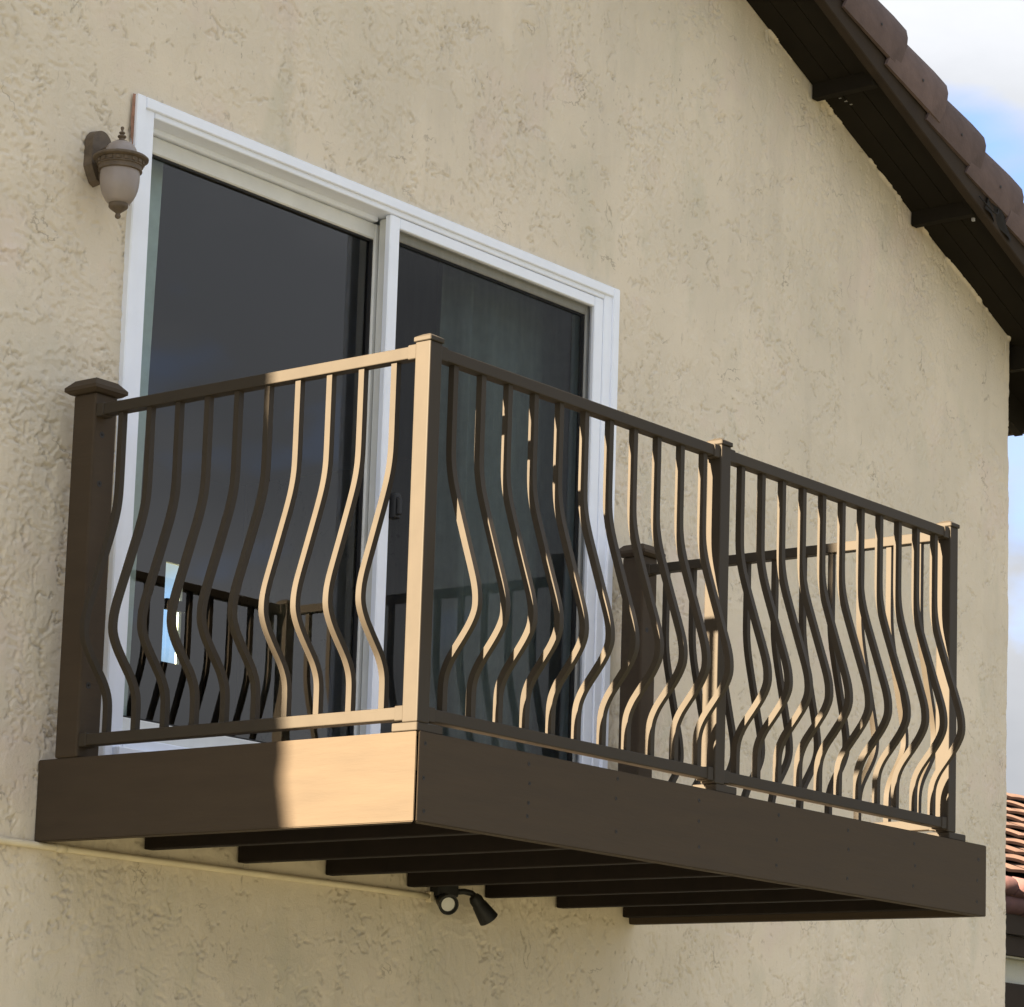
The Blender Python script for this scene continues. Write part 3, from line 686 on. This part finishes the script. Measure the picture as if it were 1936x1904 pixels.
for i in range(18):                                    # dentils under the brim
    a = 2 * math.pi * i / 18
    dm = Matrix.Translation((lx + .0685 * math.cos(a), ly + .0685 * math.sin(a), 1.7897)) @ Matrix.Rotation(a, 4, 'Z')
    if i == 0: dent = box('dentil', (-.003, .003, -.0065, .0065, -.0055, .0055), M_lamp, .001)
    part('dentil', dent, br, dm)
part('globe', lathe('globe', [(.0585, 1.7635), (.0592, 1.750), (.0590, 1.735), (.0575, 1.720), (.0545, 1.705), (.050, 1.692), (.044, 1.680), (.037, 1.670), (.030, 1.6645)], M_globe, 36, cen), lan)
part('bottom_cup', lathe('bottom_cup', [(.0275, 1.6685), (.0292, 1.663), (.0292, 1.654), (.026, 1.650), (.020, 1.645), (.013, 1.640), (.008, 1.636), (.0062, 1.633), (.0085, 1.630), (.0092, 1.626), (.0075, 1.6215), (.003, 1.6185), (.0, 1.618)], M_lamp, 24, cen), lan)

# ------------------------------------------------------------------ conduit and floodlight under the deck
pts = [(-1.05, -.012, -.248), (-.3, -.012, -.2465), (.3, -.012, -.2445), (.9, -.012, -.2405), (1.4, -.012, -.2375), (1.80, -.013, -.2365)]
cond = thing('conduit', 'thin cream painted conduit running along the wall under the balcony', 'conduit', (.4, -.01, -.25))
part('pipe', tube('pipe', pts, .0102, M_conduit, 12), cond)
part('coupling', tube('coupling', [(.075, -.012, -.2455), (.115, -.012, -.2453)],   .0125, M_conduit, 12), cond)
part('strap', box('strap', (1.765, 1.785, -.024, -.002, -.255, -.22), M_conduit, .003), cond)
fl = thing('floodlight', 'black twin-head security floodlight under the balcony joists', 'floodlight', (1.845, 0, -.22))
part('wall_box', box('wall_box', (1.785, 1.89, -.045, .0, -.232, -.165), M_black, .008, 2), fl)
def head(centre, axis, r0, r1, ln_, hood):
    axis = Vector(axis).normalized(); q_ = Vector((0, 0, 1)).rotation_difference(axis).to_matrix().to_4x4()
    m4 = Matrix.Translation(centre) @ q_
    h = part('lamp_head', lathe('lamp_head', [(.0, -ln_ * .55), (r0 * .75, -ln_ * .52), (r0, -ln_ * .40), (r0, -ln_ * .2), (r0 * 1.1, -ln_ * .17), (r1, ln_ * .40), (r1 * 1.02, ln_ * .45), (r1 * .9, ln_ * .45), (r1 * .82, ln_ * .36), (.0, ln_ * .34)], M_black, 28), fl, m4)
    part('lens', lathe('lens', [(.0, ln_ * .372), (r1 * .45, ln_ * .369), (r1 * .76, ln_ * .352), (r1 * .77, ln_ * .34)], M_lens, 24, cap=False), h, m4)
    return h
head((1.800, -.060, -.254), (-.50, -.80, -.30), .024, .034, .080, 1)
head((1.965, -.083, -.262), (.62, -.18, -.72), .023, .034, .100, 1)
part('arm', tube('arm', [(1.825, -.02, -.228), (1.81, -.04, -.238), (1.803, -.052, -.248)], .011, M_black, 10), fl)
part('arm', tube('arm', [(1.885, -.03, -.212), (1.915, -.045, -.208), (1.938, -.058, -.212), (1.948, -.068, -.224), (1.953, -.075, -.240)], .0105, M_black, 10), fl)

# ------------------------------------------------------------------ neighbouring house (sliver beyond the corner)
nb = thing('neighbour_house', 'lower neighbouring house with sunlit orange tiled roof beyond the wall corner', 'house', (13.5, 5.5, GZ))
NX0, NX1, NY0, NP = 9.6, 16.5, 3.0, 0.5
NZE = 0.79
ridge_y = NY0 + 2.1
nsl = math.sqrt(1 + NP * NP)
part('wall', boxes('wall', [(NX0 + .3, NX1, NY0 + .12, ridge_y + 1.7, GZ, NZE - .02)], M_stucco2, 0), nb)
bm = bmesh.new()
for s in (0, 1):
    ya, yb = (NY0, ridge_y) if s == 0 else (2 * ridge_y - NY0, ridge_y)
    quad(bm, [(NX0, ya, NZE), (NX1, ya, NZE), (NX1, yb, NZE + NP * abs(yb - ya)), (NX0, yb, NZE + NP * abs(yb - ya))])
nroof = part('roof', bm_mesh(bm, 'roof', M_soffit), nb)
part('eave_fascia', box('eave_fascia', (NX0, NX1, NY0 - .03, NY0 - .001, NZE - .36, NZE - .23), M_barge, .004), nb)
part('eave_fascia', box('eave_fascia', (NX0, NX1, NY0 + .0, NY0 + .03, NZE - .49, NZE - .362), M_barge, .004), nb)
part('soffit', box('soffit', (NX0, NX1, NY0 + .031, NY0 + .119, NZE - .50, NZE - .485), M_stucco2, 0), nb)
part('patio_beam', box('patio_beam', (NX0, NX1, NY0 + .02, NY0 + .115, NZE - 1.35, NZE - .66), M_barge, .006), nb)
# eave course of half-round tiles lying along x, two rows
ev = []; ef = []; na = 9; tl_ = .42
for s in (0, 1):
    for j in range(na):
        a = math.pi * (.0 + 1.0 * j / (na - 1))
        for k in (0, 1):
            r_ = .068 * (1 - .14 * k) * (1 if s == 0 else .9)
            ev.append((s * tl_, -r_ * math.sin(a) * 1.1, r_ * math.cos(a)))
def nid(s, j, k): return s * na * 2 + j * 2 + k
def half_faces():
    o = []
    for j in range(na - 1):
        o += [(nid(0, j, 0), nid(0, j + 1, 0), nid(1, j + 1, 0), nid(1, j, 0)), (nid(0, j, 1), nid(1, j, 1), nid(1, j + 1, 1), nid(0, j + 1, 1)), (nid(0, j, 0), nid(0, j, 1), nid(0, j + 1, 1), nid(0, j + 1, 0))]
    return o
M_tile3 = mat('mauve_ridge_tile', (0.115, 0.060, 0.056), 0.8, 0.25, var=0.25, vscale=7, bump=0.4, bscale=45, bdist=0.004, rnd=0.15)
edge_t = mesh('eave_tile', ev, half_faces(), M_tile3, True)
for row in (0, 1):
    for k in range(16):
        part('eave_tile', edge_t, nroof, Matrix.Translation((10.0 + row * .17 + .38 * k, NY0 - .005 - .03 * (1 - row), NZE - .06 - .115 * row + random.uniform(-.004, .004))) @ Matrix.Rotation(random.uniform(-.02, .02), 4, 'Y'))
# low curved tiles laid in courses along x
tv = []; w_ = .40; tl = .27
for s in (0, 1):
    for j in range(na):
        t = j / (na - 1)
        for k in (0, 1):
            tv.append(((t - .5) * w_ * (1 if s == 0 else .97), s * tl, (0.050 if s == 0 else 0.012) + .010 * math.sin(math.pi * t) - .020 * k))
tile_n = mesh('roof_tile', tv, half_faces(), M_tile2, False)
tilt = Matrix.Rotation(math.atan(NP), 4, 'X')
for c_ in range(10):
    for k in range(16):
        x = 10.15 + .403 * k + (.0 if c_ % 2 == 0 else .2); s = c_ * .232 - .02
        part('roof_tile', tile_n, nroof, Matrix.Translation((x + random.uniform(-.006, .006), NY0 + s / nsl, NZE + .012 + NP * s / nsl + random.uniform(0, .008))) @ tilt)
